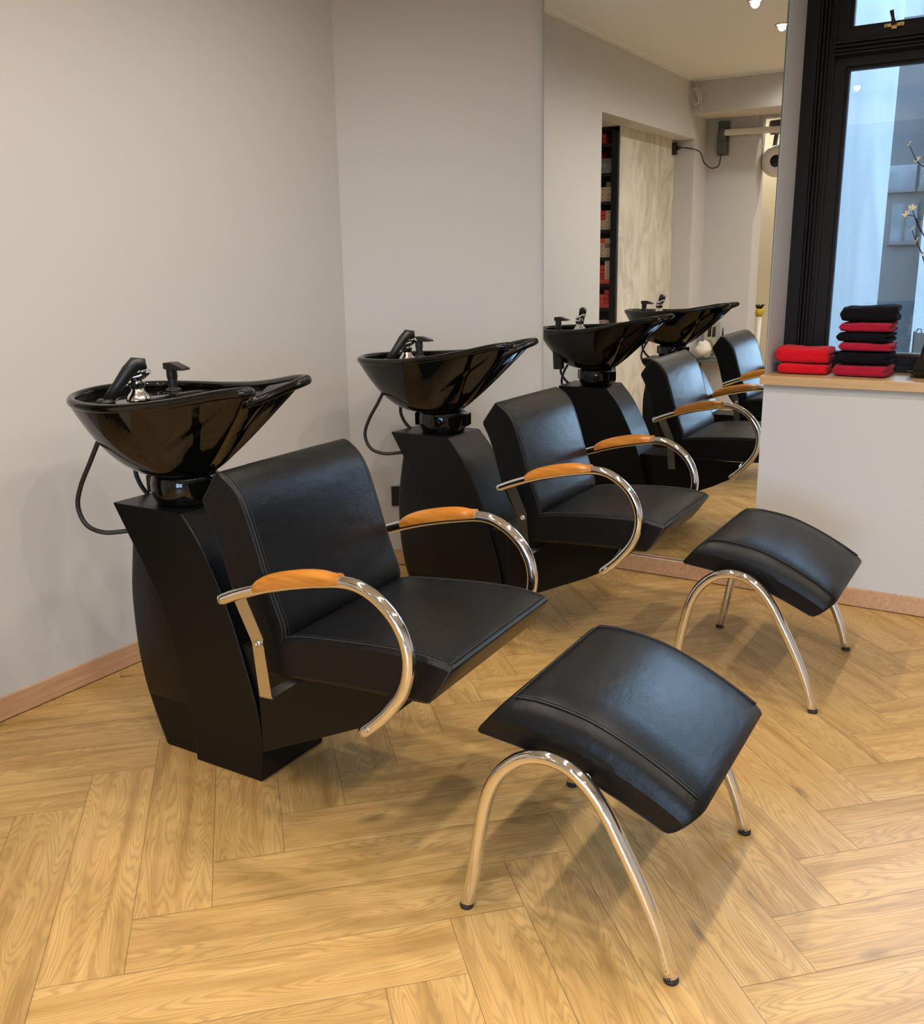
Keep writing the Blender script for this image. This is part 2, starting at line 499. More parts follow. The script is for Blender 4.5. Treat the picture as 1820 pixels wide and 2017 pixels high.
# slanted corner wall
def slab(name, a, b, th, z0, z1, mat, out=1, **kw):
    a = Vector(a); b = Vector(b); d = (b - a).normalized(); n = Vector((-d.y, d.x)) * out
    mb = MB(); c = [a, b, b + n * th, a + n * th]
    mb.add([(p.x, p.y, z) for z in (z0, z1) for p in c], [(0, 1, 2, 3), (7, 6, 5, 4), (0, 4, 5, 1), (1, 5, 6, 2), (2, 6, 7, 3), (3, 7, 4, 0)], 0, False)
    return struct(name, mb, mat, **kw)
slab('wall_corner', (DX, DY), (XM, 1.842), 0.15, 0, ZC, M['wall'], out=1)
# mirror wall, with the window recess beyond y = 0.905
wb = MB()
wb.box((XM + 0.018, YR, 0), (XW + 0.1, 1.95, ZC)).box((XM, YR, 2.5), (XM + 0.018, 1.842, ZC)).box((XM, YR, 0), (XM + 0.018, 1.842, 0.068))
wb.box((XM, -2.45, 0), (XW + 0.1, YR, SILL - 0.034))
wb.box((XM, YB - WT, 0), (XW + 0.1, -2.45, ZC))
struct('wall_right', wb, M['wall'])
# far end: short wall with beam, side face, cream passage
struct('wall_end', MB().box((XF - 0.27, 2.071, 0), (XF, YL, ZC)), M['wall'])
struct('trim_2', MB().box((XF - 0.27, YB, 2.330), (-0.449, YL, ZC)), M['wall'])
BY0, BY1, BZ0, BZ1 = -1.7, 0.50, 0.20, 1.75      # unseen window added behind the camera to bring in daylight
struct('wall_back', MB().box((XB - WT, YB - WT, 0), (XB, BY0, ZC)).box((XB - WT, BY1, 0), (XB, 3.9, ZC)).box((XB - WT, BY0, 0), (XB, BY1, BZ0)).box((XB - WT, BY0, BZ1), (XB, BY1, ZC)), M['wall'])
w2 = MB()
ny = 2; st_ = (BY1 - BY0 - .06) / ny
for i in range(ny + 1):
    yy = BY0 + i * st_; w2.box((XB - .12, yy, BZ0), (XB - .04, yy + .06, BZ1))
for i in range(ny):
    yy = BY0 + i * st_ + .06; y2_ = BY0 + (i + 1) * st_
    for z0_ in (BZ0, BZ1 - .06): w2.box((XB - .12, yy, z0_), (XB - .04, y2_, z0_ + .06))
w2o = struct('added_window', w2, M['dark'])
for i in range(ny):
    yy = BY0 + i * st_ + .06; y2_ = BY0 + (i + 1) * st_
    MB().box((XB - .085, yy, BZ0 + .06), (XB - .08, y2_, BZ1 - .06)).build('pane', M['glass'], w2o)
struct('wall_passage', MB().box((XB, 2.65, 0), (XF - 0.27, 2.75, ZC)).box((-2.1, 2.0, 0), (-2.0, 2.65, ZC)), M['cream'])
struct('wall_near', MB().box((XB - WT, YB - WT, 0), (XM, YB, ZC)), M['wall'])
# ceiling bead along the left wall and beam
struct('trim_3', MB().box((-0.449, YL - 0.035, ZC - 0.012), (DX, YL, ZC)).box((-0.449, YB, ZC - 0.012), (-0.414, YL - 0.035, ZC)), M['ceiling'])

# skirting boards
def skirting(name, a, b, out):
    a = Vector(a); b = Vector(b); d = (b - a).normalized(); n = Vector((-d.y, d.x)) * out
    mb = MB(); t = 0.013
    for z0, z1, th, mi in ((0.003, 0.071, t, 0), (0.0, 0.003, t - 0.004, 1)):
        c = [a, b, b + n * th, a + n * th]
        mb.add([(p.x, p.y, z) for z in (z0, z1) for p in c], [(0, 1, 2, 3), (7, 6, 5, 4), (0, 4, 5, 1), (1, 5, 6, 2), (2, 6, 7, 3), (3, 7, 4, 0)], mi, False)
    struct(name, mb, [M['skirt'], M['seam']], bevel=0.0015, seg=2)
skirting('baseboard_left', (NX1, YL), (DX + 0.004, YL), -1)
skirting('baseboard_corner', (DX, DY), (XM, 1.842), -1)
skirting('baseboard_right', (XM, 1.842 + 0.004), (XM, YB), -1)

# window sill
struct('trim_4', MB().box((XM - 0.022, -2.45, SILL - 0.034), (XW, YR + 0.012, SILL)), M['sillwood'], bevel=0.0015, seg=2)

# ------------------------------------------------------------------ mirror
# the glass leans by a fraction of a degree on its fixings
mn = Vector((math.cos(math.radians(.853)) * math.cos(math.radians(.613)), math.sin(math.radians(.853)) * math.cos(math.radians(.613)), math.sin(math.radians(.613))))
def mirror_x(y, z, k=0.0): return 3.6543 - (mn.y * (y - 1.4) + mn.z * (z - .5)) / mn.x + k
mm = MB()
ya, yb, za, zb = YR + .002, 1.839, .073, 2.49
fr4 = [(mirror_x(y, z), y, z) for y, z in ((ya, za), (yb, za), (yb, zb), (ya, zb))]
bk4 = [(XM + .0175, y, z) for y, z in ((ya, za), (yb, za), (yb, zb), (ya, zb))]
mm.add(fr4 + bk4, [(0, 3, 2, 1)], 0, False)
mm.add(fr4 + bk4, [(4, 5, 6, 7), (0, 1, 5, 4), (1, 2, 6, 5), (2, 3, 7, 6), (3, 0, 4, 7)], 1, False)
tag(mm.build('wall_mirror', [M['mirror'], M['mirror_edge']]), 'tall frameless wall mirror standing on the wooden skirting board', 'mirror')

# ------------------------------------------------------------------ window (dark joinery)
Y0W, Y1W = YR, -2.45        # left end / right end of the opening
MUL = (-0.20, -1.26)        # mullions between the three lights
wf = MB()
def vbar(y0, y1, x0, x1, z0=SILL, z1=ZC): wf.box((x0, min(y0, y1), z0), (x1, max(y0, y1), z1))
vbar(0.905, 0.8575, XW - 0.035, XW + 0.10)                      # flat outer board
for i, yy in enumerate((0.857, 0.845, 0.833, 0.821)):           # ridged moulding
    vbar(yy - 0.001, yy - 0.0085, XW - 0.030 + 0.007 * i, XW + 0.0)
vbar(0.857, 0.80, XW - 0.002, XW + 0.09)
for my in MUL: vbar(my + .04, my - .04, XW - 0.02, XW + 0.09)
vbar(Y1W + .06, Y1W, XW - 0.035, XW + 0.1)
bays = [(0.7995, MUL[0] + .0405), (MUL[0] - .0405, MUL[1] + .0405), (MUL[1] - .0405, Y1W + .0605)]
for (ya_, yb_) in bays:
    wf.box((XW - 0.02, yb_, SILL), (XW + 0.09, ya_, 0.885))     # bottom rail
    wf.box((XW - 0.008, yb_, 1.999), (XW + 0.09, ya_, 2.059))   # transom
    for i, zz in enumerate((2.002, 2.014, 2.028, 2.042)):
        wf.box((XW - 0.028 + 0.006 * (i % 2), yb_, zz), (XW - 0.009, ya_, zz + 0.008))
struct('window_1', wf, M['dark'], bevel=0.0015, seg=2)
def sash(z0, z1, y0, y1, fw=0.040):
    s = MB(); a, b = max(y0, y1), min(y0, y1); h = fw * .8; i = .012
    x0, x1 = XW + 0.004, XW + 0.05
    s.box((x0, a - fw, z0), (x1, a, z1)); s.box((x0, b, z0), (x1, b + fw, z1))
    s.box((x0, b + fw, z0), (x1, a - fw, z0 + h)); s.box((x0, b + fw, z1 - h), (x1, a - fw, z1))
    s.box((x0 + 0.012, a - fw - i, z0 + h), (x1 - .004, a - fw, z1 - h)); s.box((x0 + 0.012, b + fw, z0 + h), (x1 - .004, b + fw + i, z1 - h))
    s.box((x0 + 0.0125, b + fw + i, z0 + h), (x1 - .004, a - fw - i, z0 + h + i)); s.box((x0 + 0.0125, b + fw + i, z1 - h - i), (x1 - .004, a - fw - i, z1 - h))
    return s
win = bpy.data.objects['window_1']
for (ya_, yb_) in bays:
    for (z0, z1) in ((0.8855, 1.9985), (2.0595, ZC - .002)):
        so = sash(z0, z1, ya_, yb_).build('window_sash', M['dark'], win)
        g = MB().box((XW + 0.032, yb_ + 0.03, z0 + 0.02), (XW + 0.037, ya_ - 0.03, z1 - 0.02))
        g.build('pane', M['glass'], so)
# pale weather bar below the lower pane
wbr = MB().tube([(XW + 0.010, 0.79, 0.921), (XW + 0.010, -0.15, 0.921)], 0.008, 12).build('weather_bar', M['steel'], win)
# latch
lt = MB(); ly, lz = 0.606, 2.086
lt.box((XW - 0.006, ly - 0.033, lz - 0.006), (XW + 0.005, ly + 0.033, lz + 0.006))
lt.lathe([(0.0, -0.012), (0.004, -0.012), (0.004, 0.0), (0.0, 0.0)], (XW - 0.006, ly + 0.025, lz), 'x', 12)
lt.lathe([(0.0, -0.012), (0.004, -0.012), (0.004, 0.0), (0.0, 0.0)], (XW - 0.006, ly - 0.025, lz), 'x', 12)
lt.box((XW - 0.010, ly - 0.010, lz - 0.014), (XW - 0.004, ly + 0.008, lz + 0.004))
lo = lt.build('latch_plate', M['brass'], win, bevel=0.001, seg=2)
MB().tube([(XW - 0.014, ly, lz), (XW - 0.018, ly + 0.004, lz + 0.02), (XW - 0.022, ly + 0.010, lz + 0.045)], [0.010, 0.0055, 0.0075], 14).build('latch_handle', M['plastic'], lo)

# ------------------------------------------------------------------ outside
struct('ground', MB().box((XW + 0.1, -14, -0.25), (22, 14, -0.15)).box((-22, -14, -0.25), (XB - WT, 14, -0.15)), M['asphalt'])
tag(MB().box((XW + 0.12, 0.845, -0.15), (5.80, 1.6, 5.5)).build('house_wall', M['facade']), 'pale rendered house wall just outside the window', 'wall')
bd = MB().box((10.0, -9, -0.15), (10.6, 9, 3.4))
tag(MB().box((14.0, -9, -0.15), (14.6, 7, 5.3)).box((13.9, .85, 3.2), (14.0, .93, 5.3), 1).box((13.9, 1.72, 3.2), (14.0, 1.78, 5.3), 1).build('pale_building', [M['facade'], M['street_wall']]), 'pale building behind, seen through the upper window pane', 'building')
bo = tag(bd.build('street_building', M['street_wall']), 'slate grey building across the street', 'building')
for (y0_, y1_, z0_, z1_, nb) in ((1.47, 1.22, 1.93, 2.14, 0), (1.19, .92, 1.93, 2.14, 0), (1.40, 1.18, 1.46, 1.80, 1), (1.14, .80, 1.30, 1.66, 1), (.6, -.3, 1.3, 2.2, 1), (-1.0, -2.2, .9, 2.2, 1), (-3.2, -4.4, .9, 2.2, 1), (3.4, 2.4, .9, 2.2, 1)):  # first four stand in for windows reflected in the pane
    wo = MB().box((9.97, y1_, z0_), (10.0, y0_, z1_)).build('street_or_reflected_window', M['street_refl_glass'], bo)
    fm = MB().box((9.95, y1_ - .02, z0_ - .03), (9.99, y0_ + .02, z0_))
    if nb: fm.box((9.955, (y0_ + y1_) / 2 - .012, z0_), (9.985, (y0_ + y1_) / 2 + .012, z1_))
    fm.build('street_or_reflected_sill', M['street_wall'], wo)
MB().box((9.75, .95, -.15), (10.0, 1.10, 2.6)).build('reflection_band', M['facade'], bo)  # pale strip put in for a band of reflection on the pane
for k, (y_, lab) in enumerate(((.455, 'pale board leaning outside the window pane, nearer the towels'), (.405, 'pale board leaning outside the window pane, nearer the vase'))):
    pb = MB().box((4.30, y_ - .022, -.15), (4.32, y_ + .018, .985)).box((4.298, y_ + .018, -.15), (4.322, y_ + .023, .99), 1)
    pb.tube([(4.31, y_ + .015, .985), (4.31, y_ + .008, 1.0), (4.31, y_ - .004, 1.0), (4.31, y_ - .008, .975)], .0025, 8, mi=1)
    tag(pb.build('display_board', [M['facade'], M['plastic']]), lab, 'board', 'pale boards outside')

# ------------------------------------------------------------------ ceiling downlights
LIGHTS = []
proto_light = None
spots = [(x, y) for y in (1.48, 0.35, -0.9) for x in (-0.20, 0.455, 1.115, 1.776, 2.44)] + [(-1.5, 1.5), (-2.5, 1.5), (-1.5, -0.2), (-2.5, -0.2), (-1.5, -1.8), (-2.5, -1.8)]
spots += [(-1.6, 2.3)]
for i, (x, y) in enumerate(spots):
    if proto_light is None:
        d = MB().lathe([(0.030, 0.0), (0.040, 0.0), (0.043, -0.004), (0.040, -0.007), (0.031, -0.005), (0.030, 0.0)], n=32, cap=False)
        e_ = empty('ceiling_downlight', (x, y, ZC)); tag(e_, 'x', 'ceiling light')
        d.build('trim_ring', M['chrome'], e_)
        MB().lathe([(0.0, -0.003), (0.030, -0.003)], n=24, cap=False).build('lamp_lens', M['bulb'], e_)
        proto_light = e_; o = e_
    else:
        o = copy_tree(proto_light)
    o.location = (x, y, ZC)
    o['group'] = 'ceiling downlights'
    o['label'] = 'small round chrome ceiling downlight' if not (y == 1.48 and x in (1.115, 1.776)) else ('lit ceiling downlight reflected at the right edge of the mirror' if x == 1.115 else 'lit ceiling downlight reflected at the very top of the mirror')
    ld = bpy.data.lights.new('downlight_lamp', 'SPOT')
    ld.energy = LAMP_W; ld.color = LAMP_COL; ld.spot_size = math.radians(168); ld.spot_blend = 0.9
    ld.shadow_soft_size = 0.022
    lo_ = bpy.data.objects.new('downlight_lamp', ld); COL.objects.link(lo_)
    lo_.location = (x, y, ZC - 0.014)

# portal for the daylight in the window opening
pd = bpy.data.lights.new('window_portal', 'AREA'); pd.shape = 'RECTANGLE'; pd.size = 2.2; pd.size_y = 1.75
pd.cycles.is_portal = True
po = bpy.data.objects.new('window_portal', pd); COL.objects.link(po)
po.location = (XW + 0.11, -0.80, 1.72); po.rotation_euler = (0, math.radians(90), 0)
# size (x) must run vertical after the rotation
pd.size = 1.75; pd.size_y = 3.4

pd2 = bpy.data.lights.new('window_portal', 'AREA'); pd2.shape = 'RECTANGLE'; pd2.size = BZ1 - BZ0; pd2.size_y = BY1 - BY0
pd2.cycles.is_portal = True
po2 = bpy.data.objects.new('window_portal', pd2); COL.objects.link(po2)
po2.location = (XB - 0.13, (BY0 + BY1) / 2, (BZ0 + BZ1) / 2); po2.rotation_euler = (0, math.radians(-90), 0)

# ------------------------------------------------------------------ shampoo unit
def L3(s, t, z): return Vector((s, -t, z))
CH = math.radians(2.1)
def chair_xf(p):
    x = p.x * math.cos(CH) - p.y * math.sin(CH) - 0.017
    y = p.x * math.sin(CH) + p.y * math.cos(CH)
    return Vector((x, y, p.z))

def resample(c, n):
    c = [Vector((a[0], a[1])) for a in c]
    d = [0]
    for i in range(1, len(c)): d.append(d[-1] + (c[i] - c[i - 1]).length)
    out = []
    for k in range(n):
        t = d[-1] * k / (n - 1); i = 1
        while i < len(d) - 1 and d[i] < t: i += 1
        f = (t - d[i - 1]) / max(1e-9, d[i] - d[i - 1]); out.append(c[i - 1].lerp(c[i], f))
    return out
def smooth_curve(c, n):
    return resample([(p.x, p.y) for p in cr_curve([(a[0], a[1], 0) for a in c], 10)], n)

def cushion(bc, hc, secs, n=14, crown=0.0, rad=0.0):
    """solid between a lower curve bc and an upper curve hc (both (t,z) along u); secs = (s, drop, lift, inset)"""
    B = smooth_curve(bc, n); H = smooth_curve(hc, n); rings = []
    w = max(abs(s[0]) for s in secs)
    for s, drop, lift, ins in secs:
        ring = []
        cr = crown * (1 - (s / w) ** 2)
        u0 = ins
        def pt(C, D, i, k, extra):
            f = i / (n - 1); f = u0 + f * (1 - 2 * u0); x = f * (n - 1); a = min(int(x), n - 2); g = x - a
            p = C[a].lerp(C[a + 1], g); q = D[a].lerp(D[a + 1], g)
            r = p.lerp(q, k)
            if extra:
                nrm = (p - q).normalized(); r = r + nrm * extra * math.sin(math.pi * (i / (n - 1))) ** 0.5
            return r
        for i in range(n): ring.append(pt(B, H, i, lift, 0))
        for i in range(n - 1, -1, -1): ring.append(pt(H, B, i, drop, cr))
        if rad:                                   # rounded ends
            new = []; m = len(ring)
            for k, p in enumerate(ring):
                if k in (0, n - 1, n, m - 1):
                    a = ring[k - 1]; b = ring[(k + 1) % m]
                    pa = p + (a - p).normalized() * min(rad, (a - p).length * .45)
                    pb = p + (b - p).normalized() * min(rad, (b - p).length * .45)
                    q = p * .5 + (pa + pb) * .25
                    new += [pa, pa * .35 + q * .65 + (p - q) * .12, q, pb * .35 + q * .65 + (p - q) * .12, pb]
                else: new.append(p)
            ring = new
        rings.append([L3(s, p.x, p.y) for p in ring])
    mb = MB(); mb.rings(rings, True, True)
    return mb

def make_unit():
    root = empty('shampoo_unit', (0, 0, 0))
    # ---- pedestal: front shell + bulging rear shell
    L_ = [(-.355, .678), (-.303, .596), (-.256, .521), (-.199, .417), (-.154, .274), (-.120, .149), (-.111, .06), (-.110, 0.0)]
    R_ = [(-.100, .678), (-.044, .610), (0.0, .536), (.050, .428), (.092, .301), (.119, .207), (.131, .108), (.122, 0.0)]
    n = 22
    A = smooth_curve(L_, n); B = smooth_curve(R_, n)
    rings = []
    for i in range(n):
        f = i / (n - 1); w = 0.110 + 0.012 * f
        rings.append([L3(-w, A[i].x, A[i].y), L3(-w, B[i].x, B[i].y), L3(w, B[i].x, B[i].y), L3(w, A[i].x, A[i].y)])
    MB().rings(rings).build('pedestal', M['shell'], root, bevel=0.004, seg=3)
    Bk = [(-.318, .600), (-.336, .497), (-.346, .417), (-.343, .281), (-.326, .173), (-.296, .080), (-.262, 0.0)]
    Bf = [(-.20, .600), (-.16, .497), (-.13, .417), (-.09, .281), (-.06, .173), (-.05, .08), (-.05, 0.0)]
    A = smooth_curve(Bk, n); B = smooth_curve(Bf, n); rings = []
    for i in range(n):
        w = 0.095 + 0.006 * i / (n - 1)
        rings.append([L3(-w + .012, A[i].x, A[i].y), L3(-w, A[i].x + .02, A[i].y), L3(-w, B[i].x, B[i].y), L3(w, B[i].x, B[i].y), L3(w, A[i].x + .02, A[i].y), L3(w - .012, A[i].x, A[i].y)])
    MB().rings(rings).build('rear_shell', M['shell'], root, bevel=0.004, seg=3)
    # ---- seat carrier box under the seat
    sec = [(.166, .116), (.18, .122), (.46, .250), (.545, .296), (.60, .345), (.60, .372), (.166, .372)]
    mb = MB()
    mb.rings([[chair_xf(L3(s, a, b)) for a, b in sec] for s in (-.150, -.05, .05, .150)], smooth=False)
    co_ = mb.build('seat_carrier', M['shell'], root, bevel=0.004, seg=3)
    MB().rings([[chair_xf(L3(s, a, b)) for a, b in ((.06, .13), (.166, .13), (.166, .36), (.0, .36))] for s in (-.092, .092)], smooth=False).build('carrier_bracket', M['shell'], co_)
    # ---- neck of the basin
    nk = MB()
    c = L3(0, -.192, 0)
    nk.lathe([(0, .676), (.070, .676), (.078, .680), (.086, .698), (.090, .715), (.090, .738), (.086, .752), (.072, .764), (0, .768)], c, 'z', 48)
    for a in (0.30, math.pi + .3):
        m_ = Matrix.Rotation(a, 4, 'Z')
        k = MB().box((-.026, -.102, .702), (.026, -.076, .748)); k.xf(lambda p: m_ @ p + c)
        nk.v, nk.f, nk.mi, nk.sm = nk.v + k.v, nk.f + [tuple(i + len(nk.v) for i in f) for f in k.f], nk.mi + k.mi, nk.sm + k.sm
    nk.build('swivel_neck', M['ceramic'], root, bevel=0.003, seg=3)
    # ---- basin
    half = [(0, -.485, .957), (.062, -.476, .956), (.122, -.443, .954), (.168, -.382, .952), (.193, -.30, .951), (.198, -.22, .9525), (.189, -.14, .958), (.171, -.06, .967),
            (.150, .02, .980), (.132, .09, .993), (.119, .135, .9985), (.103, .158, .9995), (.086, .148, .993), (.072, .110, .978), (.052, .074, .962), (.027, .053, .953)]
    pts = [L3(s, t, z) for s, t, z in half] + [L3(0, .047, .950)] + [L3(-s, t, z) for s, t, z in half[:0:-1]]
    rim = cr_curve(pts, 8, closed=True); m = len(rim)
    ctr = L3(0, -.178, .76); NV = 30
    def sstep(x): x = max(0.0, min(1.0, x)); return x * x * (3 - 2 * x)
    outer = []; inner = []
    for v in range(NV + 1):
        f = v / NV
        ro = []; ri = []
        for i, P in enumerate(rim):
            t = -P.y
            tang = (rim[(i + 1) % m] - rim[i - 1]); tang.z = 0
            out = Vector((tang.y, -tang.x, 0)).normalized()
            if out.dot(P - Vector((0, .10, P.z))) < 0 and t < 0.03: out = -out
            d_h = (P - ctr); d_h.z = 0; ang = math.atan2(d_h.y, d_h.x)
            Q = ctr + Vector((math.cos(ang), math.sin(ang), 0)) * 0.072
            pw = 2.35 - 1.2 * sstep((t + .16) / .22)
            h = f
            x = (P + out * .0095).lerp(Q, h)
            z = P.z - 0.003 - (P.z - .003 - ctr.z) * (1 - (1 - h) ** pw)
            x.z = z
            tt = -x.y
            # creased front bulge under the neck rest
            rel = (P.z - z) / (P.z - ctr.z + 1e-6)
            tcz = .105 - .21 * sstep(rel * 1.5) + .045 * sstep((rel - .55) * 2.2)
            k = sstep((tt - tcz) / .012)
            g = math.exp(-((tt - tcz) / .007) ** 2) if rel > .03 else 0
            x.x *= 1 - 0.055 * k * min(1, rel * 4) - 0.05 * g * min(1, rel * 4) * (1 if abs(x.x) > .03 else 0)
            ro.append(x)
            # inner side
            Ci = L3(0, -.10, .84)
            y_ = P.lerp(Vector((Ci.x, Ci.y, P.z)), f)
            tin = -y_.y
            deck = sstep((-.235 - tin) / .05)
            depth = 0.013 * sstep(f / .06) + (0.125 * sstep((f - .05) / .5)) * (1 - deck)
            if t > 0.0: depth = 0.13 * sstep(f / .75)
            if deck > 0: zt = .944 * deck + (P.z - depth) * (1 - deck) if f > .06 else P.z - depth
            else: zt = P.z - depth
            y_.z = min(P.z - 0.003 * (f > 0), zt)
            ri.append(y_)
        outer.append(ro); inner.append(ri)
    bb = MB()
    bb.rings(outer, True, False); bb.rings(inner, True, False)
    bb.tube(rim, 0.0120, 16, closed=True)
    basin = bb.build('basin', M['ceramic'], root)
    # ---- fittings on the basin deck
    def rot_to(d): return Vector((0, 0, 1)).rotation_difference(Vector(d).normalized()).to_matrix().to_4x4()
    sp0 = L3(-.105, -.335, .946); sp1 = L3(-.050, -.293, 1.030)
    shw = MB()
    shw.lathe([(0, 0), (.024, 0), (.024, .004), (.019, .010), (0, .010)], sp0, 'z', 24)
    dd = (sp1 - sp0)
    shw.tube([sp0 + dd * .05, sp0 + dd * .5, sp0 + dd * .9, sp1 + dd * .12 + L3(.004, .003, 0), sp1 + dd * .16 + L3(.012, .009, -.004), sp1 + dd * .05 + L3(.020, .015, -.010)], [.0135, .0145, .0175, .0190, .0170, .0125], 20)
    sh = shw.build('hand_shower', M['plastic'], basin)
    hd = MB(); dn = Vector(L3(.55, .45, -.62)).normalized()
    hd.lathe([(.0, 0), (.0105, 0), (.0115, .004), (.0115, .011), (.009, .013), (0, .012)], sp1 + dd * .02 + L3(.019, .014, -.008), 'z', 20, mat=rot_to(dn))
    hd.build('shower_nozzle', M['chrome'], basin)
    mxp = L3(-.030, -.300, .944); mx = MB()
    mx.lathe([(0, 0), (.031, 0), (.031, .005), (.024, .016), (.017, .024), (.0155, .030), (.020, .036), (.021, .046), (.0165, .052), (.018, .058), (.013, .066), (0, .068)], mxp, 'z', 28)
    mx.tube([mxp + Vector(L3(-.004, -.006, .060)), mxp + Vector(L3(.008, .014, .064)), mxp + Vector(L3(.016, .034, .074))], [.013, .011, .006], 14, sy=1.5)
    mx.build('mixer_tap', M['chrome'], basin, sharp=40)
    lvp = L3(.125, -.340, .944); lv = MB()
    lv.lathe([(0, 0), (.022, 0), (.021, .004), (.0135, .008), (.013, .034), (.0150, .036), (.0150, .060), (0, .062)], lvp, 'z', 24)
    bl = [(-.016, .060), (-.016, .077), (.014, .078), (.056, .064), (.058, .058), (.020, .058)]
    lv.rings([[lvp + Vector(L3(s, a, b)) for a, b in bl] for s in (-.015, .015)], smooth=False)
    lv.build('lever_tap', M['plastic'], basin, bevel=0.002, seg=2)
    hs = MB()
    hs.lathe([(0, .765), (.027, .765), (.028, .80), (.029, .895), (0, .90)], L3(.105, -.355, 0), 'z', 24)
    hs.build('hose_sleeve', M['plastic'], basin, sharp=40)
    # ---- hoses
    hz = MB()
    hz.tube(cr_curve([L3(-.100, -.335, .93), L3(-.125, -.345, .87), L3(-.140, -.385, .790), L3(-.145, -.428, .722), L3(-.148, -.446, .665), L3(-.144, -.425, .616), L3(-.130, -.378, .598), L3(-.095, -.340, .597), L3(-.06, -.300, .602), L3(-.04, -.26, .60)], 8), .0062, 12)
    hz.tube(cr_curve([L3(-.02, -.34, .90), L3(.0, -.385, .76), L3(.0, -.375, .71), L3(.0, -.34, .675), L3(0, -.30, .66)], 8), .0062, 12)
    hz.build('water_hose', M['rubber'], root)
    # ---- backrest
    bc = [(.268, .445), (.225, .50), (.190, .569), (.166, .653), (.145, .715), (.118, .768)]
    hc = [(.325, .454), (.335, .496), (.315, .554), (.290, .627), (.273, .684), (.244, .768), (.214, .812), (.170, .842)]
    W = .240
    sec = [(-W, .04, .04, .012), (-W + .006, 0, 0, 0), (-.14, 0, 0, 0), (0, 0, 0, 0), (.14, 0, 0, 0), (W - .006, 0, 0, 0), (W, .04, .04, .012)]
    bk = cushion(bc, hc, sec, 18, crown=0.012, rad=.012).xf(chair_xf)
    bo_ = bk.build('backrest', M['leather'], root, bevel=0.007, seg=3)
    H = smooth_curve(hc, 30)
    for sg in (-1, 1):
        MB().tube([chair_xf(L3(sg * (W - .007), p.x, p.y)) for p in H[:-1]], .0014, 8).build('seam', M['seam'], bo_)
        MB().tube([chair_xf(L3(sg * (W - .016), p.x + .0010, p.y + .0010)) for p in H[:-1]], .0006, 6).build('stitching', M['seam'], bo_)
    # ---- seat
    bc = [(.270, .378), (.40, .388), (.55, .395), (.63, .397), (.70, .400)]
    hc = [(.262, .452), (.356, .484), (.479, .497), (.585, .504), (.665, .505), (.720, .500), (.762, .490)]
    W = .240
    sec = [(-W + .004, .04, 0, .0), (-W, .08, .10, .0), (-W + .008, 0, 0, 0), (-.15, 0, 0, 0), (0, 0, 0, 0), (.15, 0, 0, 0), (W - .008, 0, 0, 0), (W, .08, .10, 0), (W - .004, .04, 0, 0)]
    sec = sec[1:-1]
    st = cushion(bc, hc, sec, 18, crown=0.006, rad=.010).xf(chair_xf)
    so_ = st.build('seat', M['leather'], root, bevel=0.007, seg=3)
    H = smooth_curve(hc, 30)
    for sg in (-1, 1):
        MB().tube([chair_xf(L3(sg * (W - .009), p.x, p.y + .0008)) for p in H[3:-1]], .0015, 8).build('seam', M['seam'], so_)
        MB().tube([chair_xf(L3(sg * (W - .018), p.x, p.y + .0014)) for p in H[3:-2]], .0007, 6).build('stitching', M['seam'], so_)
        MB().tube([chair_xf(L3(sg * .2395, a, b)) for a, b in ((.752, .483), (.731, .447), (.704, .410))], .0014, 8).build('seam', M['seam'], so_)
    MB().tube([chair_xf(L3(s, .7545, .4915)) for s in np.linspace(-.230, .230, 12)], .0016, 8).build('seam', M['seam'], so_)
    MB().tube([chair_xf(L3(s, .749, .4975)) for s in np.linspace(-.228, .228, 12)], .0010, 6).build('stitching', M['seam'], so_)
    # ---- arms
    arm = [(.208, .566), (.250, .584), (.30, .602), (.361, .6205), (.42, .635), (.48, .647), (.535, .6555), (.580, .652), (.624, .631), (.660, .598), (.682, .558), (.690, .516), (.685, .474), (.669, .436), (.642, .400), (.612, .367), (.573, .333)]
    for sg in (-1, 1):
        S = .290 * sg
        path = cr_curve([chair_xf(L3(S, a, b)) for a, b in arm], 5)
        ao = MB().tube(path, .0135, 20, up=(1, 0, 0)).build('armrest', M['chrome'], root)
        pad = smooth_curve(arm[2:7], 22)
        rings = []
        for i, p in enumerate(pad):
            f = i / 21
            a = pad[max(0, i - 1)]; b = pad[min(21, i + 1)]; tg = (b - a).normalized(); nr = Vector((-tg.y, tg.x))
            hgt = .0275 * (1 - abs(2 * f - 1) ** 4.0) ** 0.5 * (0.86 + .14 * math.sin(math.pi * f)) + .004
            if f > .5: hgt = max(hgt, .021)
            wd = .0215 * (1 - abs(2 * f - 1) ** 6) ** 0.5 + .002
            if f > .5: wd = max(wd, .0165)
            ring = []
            for k in range(18):
                ph = math.pi * (k / 17); cx = math.cos(ph); sy = math.sin(ph) ** .75
                q = p + nr * (-.002 + hgt * sy)
                ring.append(chair_xf(L3(S + wd * cx, q.x, q.y)))
            for k in range(5):
                x = -wd + 2 * wd * (k + 1) / 6
                q = p + nr * -.004
                ring.append(chair_xf(L3(S + x, q.x, q.y)))
            rings.append(ring)
        MB().rings(rings).build('armrest_pad', M['beech'], ao, bevel=0.002, seg=2)
        sc = MB()
        sc.lathe([(0, .0), (.0062, .0), (.0062, .0015), (.005, .0025), (.0022, .0025), (.0018, .0008), (0, .0008)], (0, 0, 0), 'x', 20)
        flip = Matrix.Scale(sg, 4, (1, 0, 0))
        pos = chair_xf(L3(S + sg * .0125, .592, .349))
        sc.xf(lambda p: flip @ p + pos)
        sc.build('screw', M['steel'], ao)
        # folded steel bracket: upper bar, pivot, lower bar bent under the seat
        Sb = .270 * sg; th = .0025
        br = MB()
        def plate(poly, s0, s1): br.rings([[chair_xf(L3(s, a, b)) for a, b in poly] for s in (s0, s1)], smooth=False)
